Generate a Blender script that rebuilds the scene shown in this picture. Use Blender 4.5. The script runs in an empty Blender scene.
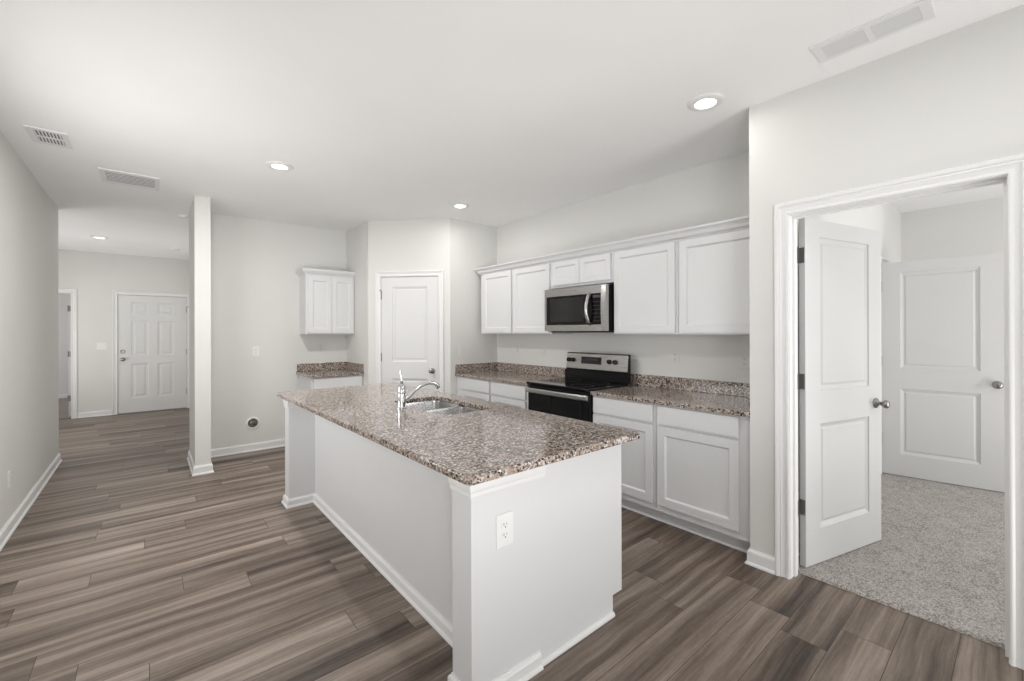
import bpy, bmesh, math, random
from math import pi, sin, cos, radians
from mathutils import Vector, Matrix, noise as mnoise
SC = bpy.context.scene
COL = SC.collection
random.seed(7)

# ------------------------------------------------------------------ camera, world, exposure, daylight and added fill lamps
LXW = -.757
HC = 2.745                                   # ceiling height
cam_d = bpy.data.cameras.new('camera'); cam = bpy.data.objects.new('camera', cam_d); COL.objects.link(cam)
_f, _yaw, _pit, _rol = 432.5, radians(39.98), radians(.058), radians(-.159)
_F = Vector((sin(_yaw)*cos(_pit), cos(_yaw)*cos(_pit), sin(_pit)))
_R = Vector((cos(_yaw), -sin(_yaw), 0)); _U = _R.cross(_F)
_R, _U = _R*cos(_rol)+_U*sin(_rol), _U*cos(_rol)-_R*sin(_rol)
M = Matrix((( _R.x,_U.x,-_F.x,0),(_R.y,_U.y,-_F.y,0),(_R.z,_U.z,-_F.z,1.40),(0,0,0,1)))
cam.matrix_world = M
cam_d.sensor_fit = 'HORIZONTAL'; cam_d.sensor_width = 36; cam_d.lens = _f/1024*36
cam_d.shift_y = -9.4/1024; cam_d.clip_start = .02
SC.camera = cam
SC.view_settings.view_transform = 'Standard'; SC.view_settings.look = 'None'
SC.view_settings.gamma = 1; SC.view_settings.use_curve_mapping = False
SC.view_settings.exposure = 0.03
w = bpy.data.worlds.new('sky'); SC.world = w; w.use_nodes = True
w.node_tree.nodes['Background'].inputs[0].default_value = (.86,.93,1,1)
w.node_tree.nodes['Background'].inputs[1].default_value = 1.0
def area(name, loc, target, sx, sy, power, col=(1,1,1)):
    d = bpy.data.lights.new(name,'AREA'); d.shape='RECTANGLE'; d.size=sx; d.size_y=sy; d.energy=power; d.color=col
    o = bpy.data.objects.new(name,d); COL.objects.link(o); o.location=loc
    o.rotation_euler = (Vector(target)-Vector(loc)).to_track_quat('-Z','Z').to_euler(); return o
# unseen fill lamps added to brighten the rooms; only bedroom_daylight stands for a window
W_=(1,.995,.985)
area('living_window_daylight', (LXW+.03,-2.0,1.45), (1.2,2.6,1.5), 1.7, 1.3, 28, W_)  # added side fill from behind the viewpoint, at an invented window
area('dining_window_daylight', (LXW+.03,3.3,1.45), (1.2,3.3,1.4), 1.2, 1.25, 22, W_)  # added fill for island back and base cabinets, at an invented window
area('near_ceiling_bounce', (2.1,-1.5,.25), (1.9,0,2.7), .9, .9, 32, W_)  # added uplight near the floor, in place of light bounced off the ceiling
o=area('kitchen_ceiling_bounce', (-.2,-.8,.6), (2.2,3.0,2.7), 1.0, .8, 8, W_); o.data.spread=radians(70)  # added uplight aimed at the kitchen ceiling
o=area('hall_mouth_fill', (-.2,-.6,.6), (-.45,5.7,2.7), .9, .7, 5.5, W_); o.data.spread=radians(50)  # added uplight evening out the ceiling at the hall entry
area('living_ceiling_light', (1.75,.1,2.73), (1.75,.1,0), .3, .3, 7, W_)  # added overhead fill with no fixture, for the right floor and cabinets
area('bedroom_daylight', (4.6,-2.95,1.4), (4.6,0,1.5), 1.5, 1.3, 53, W_)
area('bedroom_ceiling_bounce', (4.6,-1.5,.3), (4.8,-.8,2.7), 1.5, 1.3, 28, W_)  # added uplight raising the bedroom ceiling and walls
area('hall_side_fill', (-2.15,8.3,1.1), (0,8.3,2.2), 1.6, 1.6, 42, W_)  # added hidden fill evening out the hall; no window behind it
area('side_room_fill', (-3.1,11.9,1.4), (-.5,11.6,1.3), 1.2, 1.3, 24, W_)  # added fill lifting the dark side room; no window behind it
area('hall_ceiling_bounce', (-1.5,8.3,.4), (-1.3,8.3,2.7), 1.2, 1.6, 3, W_)  # added uplight for the hall ceiling

# ------------------------------------------------------------------ node helpers and materials
def mat(name):
    m = bpy.data.materials.new(name); m.use_nodes = True
    nt = m.node_tree; return m, nt, nt.nodes['Principled BSDF']
def N(nt, typ, **kw):
    n = nt.nodes.new(typ)
    for k,v in kw.items():
        if k.startswith('i_'):
            n.inputs[int(k[2:]) if k[2:].isdigit() else k[2:].replace('_',' ')].default_value = v
        else: setattr(n,k,v)
    return n
def L(nt,a,b): nt.links.new(a,b)
def ramp(nt, fac, stops, interp='LINEAR'):
    r = N(nt,'ShaderNodeValToRGB'); r.color_ramp.interpolation = interp
    el = r.color_ramp.elements
    while len(el) < len(stops): el.new(.5)
    for e,(p,c) in zip(el,stops): e.position=p; e.color=(*c,1)
    L(nt,fac,r.inputs[0]); return r.outputs[0]
def math_(nt, op, a, b=None, c=None):
    n = N(nt,'ShaderNodeMath',operation=op)
    for i,v in enumerate((a,b,c)):
        if v is None: continue
        if isinstance(v,(int,float)): n.inputs[i].default_value=v
        else: L(nt,v,n.inputs[i])
    return n.outputs[0]
def comb(nt,x,y,z):
    n = N(nt,'ShaderNodeCombineXYZ')
    for i,v in enumerate((x,y,z)):
        if isinstance(v,(int,float)): n.inputs[i].default_value=v
        else: L(nt,v,n.inputs[i])
    return n.outputs[0]
def pos(nt):
    g = N(nt,'ShaderNodeNewGeometry'); return g.outputs['Position']
def paint(name, col, rough, bump=.0, scale=260, spec=.5):
    m,nt,b = mat(name)
    b.inputs['Roughness'].default_value = rough
    b.inputs['Specular IOR Level'].default_value = spec
    t = N(nt,'ShaderNodeTexNoise'); t.inputs['Scale'].default_value=1.3; t.inputs['Detail'].default_value=2
    L(nt,pos(nt),t.inputs['Vector'])
    lo=tuple(c*.985 for c in col); hi=tuple(min(1,c*1.015) for c in col)
    L(nt, ramp(nt,t.outputs['Fac'],[(.3,lo),(.7,hi)]), b.inputs['Base Color'])
    if bump:
        n = N(nt,'ShaderNodeTexNoise'); n.inputs['Scale'].default_value=scale; n.inputs['Detail'].default_value=3
        L(nt,pos(nt),n.inputs['Vector'])
        bp = N(nt,'ShaderNodeBump'); bp.inputs['Strength'].default_value=bump; bp.inputs['Distance'].default_value=.002
        L(nt,n.outputs['Fac'],bp.inputs['Height']); L(nt,bp.outputs[0],b.inputs['Normal'])
    return m
WALL = paint('wall_paint',(.735,.731,.709),.75,.12,180,.3)
CEIL = paint('ceiling_paint',(.92,.92,.918),.85,.25,90,.2)
TRIM = paint('trim_paint',(.82,.82,.815),.42)
CAB  = paint('cabinet_paint',(.74,.743,.747),.38)
DOORW= paint('door_paint_bright',(.72,.72,.715),.45,.06,120)  # lighter copy of the one door paint, balancing the light it gets
DOORM= paint('door_paint_dim',(.61,.61,.606),.45,.06,120)  # same door paint, darkened to offset the strong light on these doors
PLATE= paint('plate_plastic',(.84,.84,.83),.35)
VENTM= paint('vent_enamel',(.80,.80,.80),.4)

def simple(name,col,rough,metal=0.0,spec=.5,coat=0):
    m,nt,b = mat(name)
    t = N(nt,'ShaderNodeTexNoise'); t.inputs['Scale'].default_value=40; L(nt,pos(nt),t.inputs['Vector'])
    b.inputs['Base Color'].default_value=(*col,1); b.inputs['Metallic'].default_value=metal
    b.inputs['Specular IOR Level'].default_value=spec; b.inputs['Coat Weight'].default_value=coat
    L(nt, math_(nt,'MULTIPLY_ADD',t.outputs['Fac'],.06,max(.01,rough-.03)), b.inputs['Roughness'])
    return m
CHROME = simple('chrome',(.74,.75,.76),.07,1)
NICKEL = simple('satin_nickel',(.30,.29,.28),.28,1)
HINGE  = simple('hinge_metal',(.30,.29,.28),.35,1)
BLACK  = simple('black_enamel',(.006,.006,.0065),.22,0,.3)
GLASSB = simple('black_glass',(.004,.004,.0045),.06,0,.32)
GLASSM = simple('microwave_glass',(.022,.022,.022),.12,0,.4)
DARK   = simple('dark_slot',(.03,.03,.03),.8)
DUCT   = simple('duct_shade',(.16,.16,.16),.8)  # grey in place of the shade behind the vent louvers
DISP   = simple('display_panel',(.010,.010,.012),.15)
MARK   = simple('panel_print',(.05,.05,.052),.5)
def steel(name, axis, col=(.50,.495,.485), rough=.27):
    m,nt,b = mat(name); b.inputs['Metallic'].default_value=1; b.inputs['Base Color'].default_value=(*col,1)
    s = N(nt,'ShaderNodeSeparateXYZ'); L(nt,pos(nt),s.inputs[0])
    k=[900,900,900]; k[axis]=6
    v = comb(nt,*[math_(nt,'MULTIPLY',s.outputs[i],k[i]) for i in range(3)])
    t = N(nt,'ShaderNodeTexNoise'); t.inputs['Scale'].default_value=1; L(nt,v,t.inputs['Vector'])
    L(nt, math_(nt,'MULTIPLY_ADD',t.outputs['Fac'],.12,rough-.06), b.inputs['Roughness'])
    return m
STEEL = steel('brushed_steel',1)
SINKM = steel('sink_steel',0,(.62,.62,.62),.24)

def granite():
    m,nt,b = mat('granite'); p = pos(nt)
    wn = N(nt,'ShaderNodeTexNoise'); wn.inputs['Scale'].default_value=120; L(nt,p,wn.inputs['Vector'])
    va = N(nt,'ShaderNodeVectorMath',operation='MULTIPLY_ADD'); L(nt,wn.outputs['Color'],va.inputs[0]); va.inputs[1].default_value=(.006,.006,.006); L(nt,p,va.inputs[2])
    v1 = N(nt,'ShaderNodeTexVoronoi'); v1.inputs['Scale'].default_value=120; L(nt,va.outputs[0],v1.inputs['Vector'])
    nz = N(nt,'ShaderNodeTexNoise'); nz.inputs['Scale'].default_value=30; nz.inputs['Detail'].default_value=3; L(nt,p,nz.inputs['Vector'])
    s = N(nt,'ShaderNodeSeparateColor'); L(nt,v1.outputs['Color'],s.inputs[0])
    f = math_(nt,'ADD', math_(nt,'MULTIPLY',s.outputs[0],.80), math_(nt,'MULTIPLY',nz.outputs['Fac'],.20))
    c = ramp(nt,f,[(0,(.014,.014,.015)),(.185,(.075,.064,.058)),(.29,(.235,.175,.136)),(.43,(.385,.302,.242)),(.63,(.485,.402,.336)),(.77,(.585,.555,.53)),(.86,(.75,.75,.755))],'CONSTANT')
    v2 = N(nt,'ShaderNodeTexVoronoi'); v2.inputs['Scale'].default_value=260; L(nt,va.outputs[0],v2.inputs['Vector'])
    s2 = N(nt,'ShaderNodeSeparateColor'); L(nt,v2.outputs['Color'],s2.inputs[0])
    mx = N(nt,'ShaderNodeMix',data_type='RGBA',blend_type='MULTIPLY'); mx.inputs[0].default_value=1
    L(nt,c,mx.inputs[6]); L(nt, ramp(nt,s2.outputs[0],[(0,(.45,.45,.46)),(.35,(.95,.95,.95)),(1,(1.0,1.0,1.0))]), mx.inputs[7])
    L(nt,mx.outputs[2],b.inputs['Base Color'])
    b.inputs['Roughness'].default_value=.10; b.inputs['Specular IOR Level'].default_value=.55
    return m
GRAN = granite()

def planks():
    m,nt,b = mat('vinyl_planks')
    s = N(nt,'ShaderNodeSeparateXYZ'); L(nt,pos(nt),s.inputs[0])
    X,Y = s.outputs[0],s.outputs[1]
    yr = math_(nt,'DIVIDE', math_(nt,'SUBTRACT',Y,.0175), .1828)
    row = math_(nt,'FLOOR',yr); fy = math_(nt,'FRACT',yr)
    w1 = N(nt,'ShaderNodeTexWhiteNoise',noise_dimensions='1D'); L(nt,row,w1.inputs['W'])
    xr = math_(nt,'ADD', math_(nt,'DIVIDE',X,1.22), math_(nt,'MULTIPLY',w1.outputs['Value'],9.0))
    colm = math_(nt,'FLOOR',xr); fx = math_(nt,'FRACT',xr)
    w2 = N(nt,'ShaderNodeTexWhiteNoise',noise_dimensions='2D'); L(nt,comb(nt,row,colm,0),w2.inputs['Vector'])
    rs = N(nt,'ShaderNodeSeparateColor'); L(nt,w2.outputs['Color'],rs.inputs[0])
    r1,r2,r3 = rs.outputs
    # broad light and dark bands along each plank
    a = N(nt,'ShaderNodeTexNoise'); a.inputs['Scale'].default_value=1; a.inputs['Detail'].default_value=2.5; a.inputs['Roughness'].default_value=.55
    wob = N(nt,'ShaderNodeTexNoise'); wob.inputs['Scale'].default_value=2.2; L(nt,pos(nt),wob.inputs['Vector'])
    L(nt, comb(nt, math_(nt,'ADD',math_(nt,'MULTIPLY',X,.55),math_(nt,'MULTIPLY',r2,31)),
               math_(nt,'ADD',math_(nt,'MULTIPLY',Y,13.0),math_(nt,'MULTIPLY',wob.outputs['Fac'],.5)), math_(nt,'MULTIPLY',r3,17)), a.inputs['Vector'])
    # fine grain
    g = N(nt,'ShaderNodeTexNoise'); g.inputs['Scale'].default_value=1; g.inputs['Detail'].default_value=5; g.inputs['Roughness'].default_value=.65
    L(nt, comb(nt, math_(nt,'ADD',math_(nt,'MULTIPLY',X,3.2),math_(nt,'MULTIPLY',r1,23)),
               math_(nt,'ADD',math_(nt,'MULTIPLY',Y,95),math_(nt,'MULTIPLY',wob.outputs['Fac'],3)), r2), g.inputs['Vector'])
    # cross flecks
    k = N(nt,'ShaderNodeTexNoise'); k.inputs['Scale'].default_value=1; k.inputs['Detail'].default_value=3
    L(nt, comb(nt, math_(nt,'MULTIPLY',X,34), math_(nt,'MULTIPLY',Y,60), r3), k.inputs['Vector'])
    f = math_(nt,'ADD', math_(nt,'MULTIPLY',a.outputs['Fac'],1.15), math_(nt,'MULTIPLY',g.outputs['Fac'],.55))
    f = math_(nt,'ADD', f, math_(nt,'MULTIPLY',k.outputs['Fac'],.12))
    f = math_(nt,'ADD', f, math_(nt,'MULTIPLY',r1,.20))
    f = math_(nt,'SUBTRACT', f, .49)
    c = ramp(nt,f,[(.20,(.034,.023,.016)),(.38,(.098,.071,.053)),(.53,(.170,.130,.102)),(.70,(.268,.215,.175)),(.9,(.39,.325,.275))])
    ex = math_(nt,'MINIMUM',fx,math_(nt,'SUBTRACT',1,fx)); ey = math_(nt,'MINIMUM',fy,math_(nt,'SUBTRACT',1,fy))
    d = math_(nt,'MINIMUM', math_(nt,'MULTIPLY',ex,1.22), math_(nt,'MULTIPLY',ey,.1828))
    seam = math_(nt,'LESS_THAN',d,.0013)
    mx = N(nt,'ShaderNodeMix',data_type='RGBA'); L(nt,seam,mx.inputs[0]); L(nt,c,mx.inputs[6]); mx.inputs[7].default_value=(.028,.021,.017,1)
    L(nt,mx.outputs[2],b.inputs['Base Color'])
    b.inputs['Specular IOR Level'].default_value=.45
    L(nt, math_(nt,'MULTIPLY_ADD',g.outputs['Fac'],.18,.33), b.inputs['Roughness'])
    bp = N(nt,'ShaderNodeBump'); bp.inputs['Strength'].default_value=.25; bp.inputs['Distance'].default_value=.0015
    L(nt, math_(nt,'SUBTRACT',g.outputs['Fac'],seam), bp.inputs['Height']); L(nt,bp.outputs[0],b.inputs['Normal'])
    return m
FLOOR = planks()
def carpet(name, lo, hi):
    m,nt,b = mat(name); p = pos(nt)
    v = N(nt,'ShaderNodeTexVoronoi'); v.inputs['Scale'].default_value=170; L(nt,p,v.inputs['Vector'])
    s = N(nt,'ShaderNodeSeparateColor'); L(nt,v.outputs['Color'],s.inputs[0])
    n = N(nt,'ShaderNodeTexNoise'); n.inputs['Scale'].default_value=9; n.inputs['Detail'].default_value=4; L(nt,p,n.inputs['Vector'])
    f = math_(nt,'ADD',math_(nt,'MULTIPLY',s.outputs[0],.6),math_(nt,'MULTIPLY',n.outputs['Fac'],.4))
    L(nt, ramp(nt,f,[(.15,lo),(.75,hi)]), b.inputs['Base Color'])
    b.inputs['Roughness'].default_value=1; b.inputs['Specular IOR Level'].default_value=.05; b.inputs['Sheen Weight'].default_value=.2
    n2 = N(nt,'ShaderNodeTexNoise'); n2.inputs['Scale'].default_value=220; n2.inputs['Detail'].default_value=2; L(nt,p,n2.inputs['Vector'])
    bp = N(nt,'ShaderNodeBump'); bp.inputs['Strength'].default_value=.9; bp.inputs['Distance'].default_value=.006
    L(nt,n2.outputs['Fac'],bp.inputs['Height']); L(nt,bp.outputs[0],b.inputs['Normal'])
    return m
CARPET = carpet('bedroom_carpet',(.16,.145,.13),(.52,.49,.46))
CARPET2 = carpet('side_room_carpet',(.20,.165,.15),(.34,.29,.27))
m,nt,b = mat('lamp_lens'); b.inputs['Emission Color'].default_value=(1,.93,.82,1); b.inputs['Emission Strength'].default_value=6; b.inputs['Base Color'].default_value=(.9,.9,.9,1)
LENS = m
m,nt,b = mat('window_glass'); b.inputs['Transmission Weight'].default_value=1; b.inputs['Roughness'].default_value=0; b.inputs['IOR'].default_value=1.45
GLASS = m

# ------------------------------------------------------------------ mesh helpers
def BM(): return bmesh.new()
def box(bm,x0,x1,y0,y1,z0,z1):
    v=[bm.verts.new(p) for p in ((x0,y0,z0),(x1,y0,z0),(x1,y1,z0),(x0,y1,z0),(x0,y0,z1),(x1,y0,z1),(x1,y1,z1),(x0,y1,z1))]
    for f in ((3,2,1,0),(4,5,6,7),(0,1,5,4),(1,2,6,5),(2,3,7,6),(3,0,4,7)): bm.faces.new([v[i] for i in f])
def boxm(*a):
    bm=BM(); box(bm,*a); return bm
def prism(bm, poly, h0, h1, axis='z'):
    def P(a,b,h): return {'z':(a,b,h),'y':(a,h,b),'x':(h,a,b)}[axis]
    A=[bm.verts.new(P(a,b,h0)) for a,b in poly]; B=[bm.verts.new(P(a,b,h1)) for a,b in poly]
    n=len(poly); bm.faces.new(A[::-1]); bm.faces.new(B)
    for i in range(n): bm.faces.new((A[i],A[(i+1)%n],B[(i+1)%n],B[i]))
def lathe(bm, prof, axis='z', c=(0,0,0), n=24, cap=True):
    rings=[]
    for r,h in prof:
        ring=[]
        for i in range(n):
            a=2*pi*i/n; p=(r*cos(a),r*sin(a),h)
            if axis=='y': p=(r*cos(a),h,r*sin(a))
            if axis=='x': p=(h,r*cos(a),r*sin(a))
            ring.append(bm.verts.new((p[0]+c[0],p[1]+c[1],p[2]+c[2])))
        rings.append(ring)
    for A,B in zip(rings,rings[1:]):
        for i in range(n): bm.faces.new((A[i],A[(i+1)%n],B[(i+1)%n],B[i]))
    if cap:
        bm.faces.new(rings[0][::-1]); bm.faces.new(rings[-1])
def tube(bm, pts, rad, n=14, flat=1.0):
    pts=[Vector(p) for p in pts]; rings=[]; up=Vector((0,0,1))
    rad = rad if isinstance(rad,(list,tuple)) else [rad]*len(pts)
    ref=None
    for i,p in enumerate(pts):
        t=(pts[min(i+1,len(pts)-1)]-pts[max(i-1,0)]).normalized()
        if ref is None: ref = t.orthogonal() if abs(t.z)>.9 else t.cross(up)
        s=(ref-t*ref.dot(t)).normalized(); ref=s; u=s.cross(t)
        rings.append([bm.verts.new(p+(s*cos(2*pi*k/n)+u*sin(2*pi*k/n)*flat)*rad[i]) for k in range(n)])
    for A,B in zip(rings,rings[1:]):
        for k in range(n): bm.faces.new((A[k],A[(k+1)%n],B[(k+1)%n],B[k]))
    bm.faces.new(rings[0][::-1]); bm.faces.new(rings[-1])
def sweep(bm, path, prof, closed=False, side=1):
    """extrude a profile (outward, z) along a 2D path with mitred corners; outward is to the right of travel"""
    P=[Vector((a,b)) for a,b in path]; n=len(P); rings=[]
    for i in range(n):
        ds=[]
        if i>0 or closed: ds.append((P[i]-P[i-1]).normalized())
        if i<n-1 or closed: ds.append((P[(i+1)%n]-P[i]).normalized())
        ns=[Vector((d.y,-d.x))*side for d in ds]
        if len(ns)==2:
            mm=(ns[0]+ns[1]).normalized(); mm=mm/max(.2,mm.dot(ns[0]))
        else: mm=ns[0]
        rings.append([bm.verts.new((P[i].x+mm.x*o,P[i].y+mm.y*o,z)) for o,z in prof])
    k=len(prof)
    for i in range(n-1 if not closed else n):
        A,B=rings[i],rings[(i+1)%n]
        for j in range(k): bm.faces.new((A[j],A[(j+1)%k],B[(j+1)%k],B[j]))
    if not closed: bm.faces.new(rings[0]); bm.faces.new(rings[-1][::-1])
def rrect(x0,x1,y0,y1,r,n=5):
    out=[]
    for cx,cy,a0 in ((x1-r,y1-r,0),(x0+r,y1-r,90),(x0+r,y0+r,180),(x1-r,y0+r,270)):
        for i in range(n+1):
            a=radians(a0+90*i/n); out.append((cx+r*cos(a),cy+r*sin(a)))
    return out
def obj(name,bm,mt,parent=None,bevel=0,smooth=False,world=True,seg=2,angle=35):
    bmesh.ops.recalc_face_normals(bm,faces=bm.faces[:])
    me=bpy.data.meshes.new(name); 
    if parent is not None and world:
        mw=Matrix.Identity(4); p=parent
        while p is not None: mw=p.matrix_basis@mw; p=p.parent
        bm.transform(mw.inverted())
    o=bpy.data.objects.new(name,me)
    if parent is None:
        vs=[v.co for v in bm.verts]
        lo=[min(v[i] for v in vs) for i in range(3)]; hi=[max(v[i] for v in vs) for i in range(3)]
        c=Vector(((lo[0]+hi[0])/2,(lo[1]+hi[1])/2,lo[2])); bm.transform(Matrix.Translation(-c)); o.location=c
    bm.to_mesh(me); bm.free(); me.materials.append(mt)
    if smooth is True: me.shade_smooth()
    elif smooth: me.set_sharp_from_angle(angle=radians(smooth)) if False else (me.shade_smooth(), me.set_sharp_from_angle(angle=radians(smooth)))
    COL.objects.link(o)
    if parent is not None: o.parent=parent
    if bevel:
        md=o.modifiers.new('bevel','BEVEL'); md.width=bevel; md.segments=seg; md.limit_method='ANGLE'; md.angle_limit=radians(angle); md.harden_normals=False
    return o
def tag(o,label,cat,group=None,kind=None):
    o['label']=label; o['category']=cat
    if group: o['group']=group
    if kind: o['kind']=kind
    return o
def thing(name,label,cat,loc=(0,0,0),rz=0,group=None,kind=None):
    o=bpy.data.objects.new(name,None); o.empty_display_size=.1; COL.objects.link(o)
    o.location=loc; o.rotation_euler=(0,0,rz)
    o.matrix_basis = Matrix.Translation(loc) @ Matrix.Rotation(rz,4,'Z')
    return tag(o,label,cat,group,kind)
def struct(name,bm,mt,label=None,cat=None,**k):
    o=obj(name,bm,mt,**k); o['kind']='structure'
    if label: o['label']=label
    if cat: o['category']=cat
    return o

# ------------------------------------------------------------------ room shell
KX, KY, FY, WX, PY, LX = 3.433, 4.385, 5.882, 2.767, 1.075, -.757
A2, B2 = (2.030,5.128), (2.726,KY)            # pantry corner wall
HY, HRX = 10.011, .60                          # hall end wall, hall right wall
BY, BX = .930, 6.60                            # bedroom walls
struct('floor',boxm(-3.4,7,-6.9,13.4,-.1,0),FLOOR,'grey brown wood look plank floor through kitchen and hall','floor')
struct('ceiling',boxm(-3.4,7,-6.9,13.4,HC,HC+.1),CEIL,'flat white ceiling over kitchen, hall and bedroom','ceiling')
def wall_holes(bm,axis,at,th,s0,s1,holes):
    """wall slab with rectangular holes; axis 'x' = plane of constant x; at..at+th thickness; s along the wall; holes (a,b,z0,z1)"""
    def bx(a,b,z0,z1):
        if b-a<1e-4 or z1-z0<1e-4: return
        if axis=='x': box(bm,min(at,at+th),max(at,at+th),a,b,z0,z1)
        else: box(bm,a,b,min(at,at+th),max(at,at+th),z0,z1)
    c=s0
    for a,b,z0,z1 in sorted(holes):
        bx(c,a,0,HC); bx(a,b,0,z0); bx(a,b,z1,HC); c=b
    bx(c,s1,0,HC)
bm=BM(); wall_holes(bm,'x',LX,-.12,-6.5,6.776,[(-2.9,-1.1,.8,2.15),(2.65,3.95,.8,2.1)]); box(bm,-2.2,LX-.12,6.656,6.776,0,HC)
struct('wall_left',bm,WALL,'pale grey wall on the left running toward the hall','wall')
bm=BM(); wall_holes(bm,'y',HY,.13,-2.3,.72,[(-1.80,-.965,0,2.055),(-.432,.545,0,2.068)]); struct('wall_hall_end',bm,WALL,'grey wall at the hall end around the front door','wall')
struct('wall_hall_left',boxm(-2.3,-2.2,6.656,HY,0,HC),WALL)
struct('wall_hall_right',boxm(HRX,HRX+.12,FY+.12,HY,0,HC),WALL)
bm=BM(); box(bm,.341,.471,5.25,FY,0,HC); box(bm,.341,2.15,FY,FY+.12,0,HC)
struct('wall_back',bm,WALL,'grey kitchen back wall with a projecting stub wall at its left end','wall')
# pantry: short side wall, corner wall with the door hole, return wall to the cabinets
dv=Vector((B2[0]-A2[0],B2[1]-A2[1])); DL=dv.length; dv/=DL; nv=Vector((dv.y,-dv.x)); DANG=math.atan2(dv.y,dv.x)
MD=Matrix.Translation((A2[0],A2[1],0))@Matrix.Rotation(DANG,4,'Z')
P0=.171; PW=.697                                # pantry door leaf along the corner wall
bm=BM()
for a,b_,z0,z1 in ((0,P0-.02,0,HC),(P0+PW+.02,DL,0,HC),(P0-.02,P0+PW+.02,2.075,HC)): box(bm,a,b_,0,.12,z0,z1)
bm.transform(MD)
box(bm,2.030,2.15,A2[1]+.02,FY,0,HC); box(bm,B2[0],KX,KY,KY+.12,0,HC)
struct('wall_pantry',bm,WALL,'grey angled corner wall around the pantry door','wall')
struct('wall_cabinets',boxm(KX,KX+.12,PY-.02,KY+.12,0,HC),WALL,'grey wall behind the run of white cabinets and range','wall')
OY0,OY1,OH = .055,.862,2.052                    # bedroom doorway
bm=BM(); wall_holes(bm,'x',WX,.128,-6.5,BY,[(-3.1,-1.3,.8,2.15),(OY0-.018,OY1+.018,0,OH+.018)]); box(bm,WX,KX+.12,BY,PY,0,HC)
struct('wall_right',bm,WALL,'grey wall on the right pierced by the bedroom doorway','wall')
bm=BM(); wall_holes(bm,'y',BY,.145,KX+.12,BX,[(5.462,6.262,0,2.06)]); struct('wall_bedroom_left',bm,WALL)
struct('wall_bedroom_far',boxm(BX,BX+.12,-3.0,BY+.145,0,HC),WALL)
bm=BM(); wall_holes(bm,'y',-3.0,-.12,WX,BX+.12,[(3.8,5.4,.7,2.1)]); struct('wall_bedroom_window',bm,WALL)
bm=BM(); box(bm,4.9,5.0,BY+.145,2.6,0,HC); box(bm,6.5,6.6,BY+.145,2.6,0,HC); box(bm,4.9,6.6,2.6,2.7,0,HC); struct('wall_closet',bm,WALL)
bm=BM(); wall_holes(bm,'y',-6.5,-.12,LX-.12,WX+.128,[(-.15,2.15,.02,2.1)]); struct('wall_behind',bm,WALL)
bm=BM(); box(bm,-3.3,-3.2,HY+.13,13.3,0,HC); box(bm,-3.3,.72,13.2,13.3,0,HC); box(bm,-.3,-.2,HY+.13,13.2,0,HC); struct('wall_side_room',bm,WALL)

def window(name,axis,at,a,b,z0,z1,mull):
    root=thing(name,'white framed glass door in the wall behind the viewpoint' if z0<.3 else 'white framed window','window',((a+b)/2,at,z0) if axis=='y' else (at,(a+b)/2,z0),0,None,'structure')
    for k in ('label','category'): del root[k]
    def bx(bm,s0,s1,y0,y1,za,zb):
        if axis=='y': box(bm,s0,s1,at+y0,at+y1,za,zb)
        else: box(bm,at+y0,at+y1,s0,s1,za,zb)
    f=BM(); e=.05
    for s0,s1,za,zb in ((a,b,z0,z0+e),(a,b,z1-e,z1),(a,a+e,z0+e,z1-e),(b-e,b,z0+e,z1-e)): bx(f,s0,s1,-.1,-.03,za,zb)
    for mm in mull: bx(f,mm-.035,mm+.035,-.095,-.035,z0+e,z1-e)
    obj('window_frame',f,TRIM,root)
    return root
window('window_1','y',-6.5,-.15,2.15,.02,2.1,[1.0])
window('window_2','y',-3.0,3.8,5.4,.7,2.1,[4.6])
window('window_added_3','x',LX,-2.9,-1.1,.8,2.15,[-2.0])  # invented window out of view, added for side light
window('window_added_5','x',LX,2.65,3.95,.8,2.1,[3.3])  # invented window out of view, added as a daylight source
window('window_added_4','x',WX+.128,-3.1,-1.3,.8,2.15,[-2.2])  # invented window out of view, added to light the left wall

# carpet in the bedroom: a dense pile surface with an uneven edge at the doorway
bm=BM(); st=.011
nx=int((5.7-2.872)/st); ny=int((BY+.75)/st)
vv=[]
for i in range(nx+1):
    r=[]
    for j in range(ny+1):
        x=2.872+i*st; y=BY-j*st
        h=.016+.0045*mnoise.noise((x*70,y*70,0))+.003*mnoise.noise((x*16,y*16,4)); 
        if i==0: h=.001; x+=.004*mnoise.noise((y*40,0,2))
        if i==1: h*=.75; x-=.003
        r.append(bm.verts.new((x,y,h)))
    vv.append(r)
for i in range(nx):
    for j in range(ny): bm.faces.new((vv[i][j],vv[i+1][j],vv[i+1][j+1],vv[i][j+1]))
yb=BY-ny*st; xb=2.872+nx*st
for x0,x1,y0,y1 in ((xb,BX,-3.0,BY),(2.895,xb,-3.0,yb),(5.0,6.5,BY,2.6)): box(bm,x0,x1,y0,y1,.001,.016)
struct('floor_bedroom',bm,CARPET,'grey beige cut pile carpet beyond the bedroom doorway','carpet',smooth=40)
struct('floor_side_room',boxm(-3.2,-.3,HY+.06,13.2,.001,.014),CARPET2,'brownish carpet in the room at the hall end','carpet')

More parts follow.
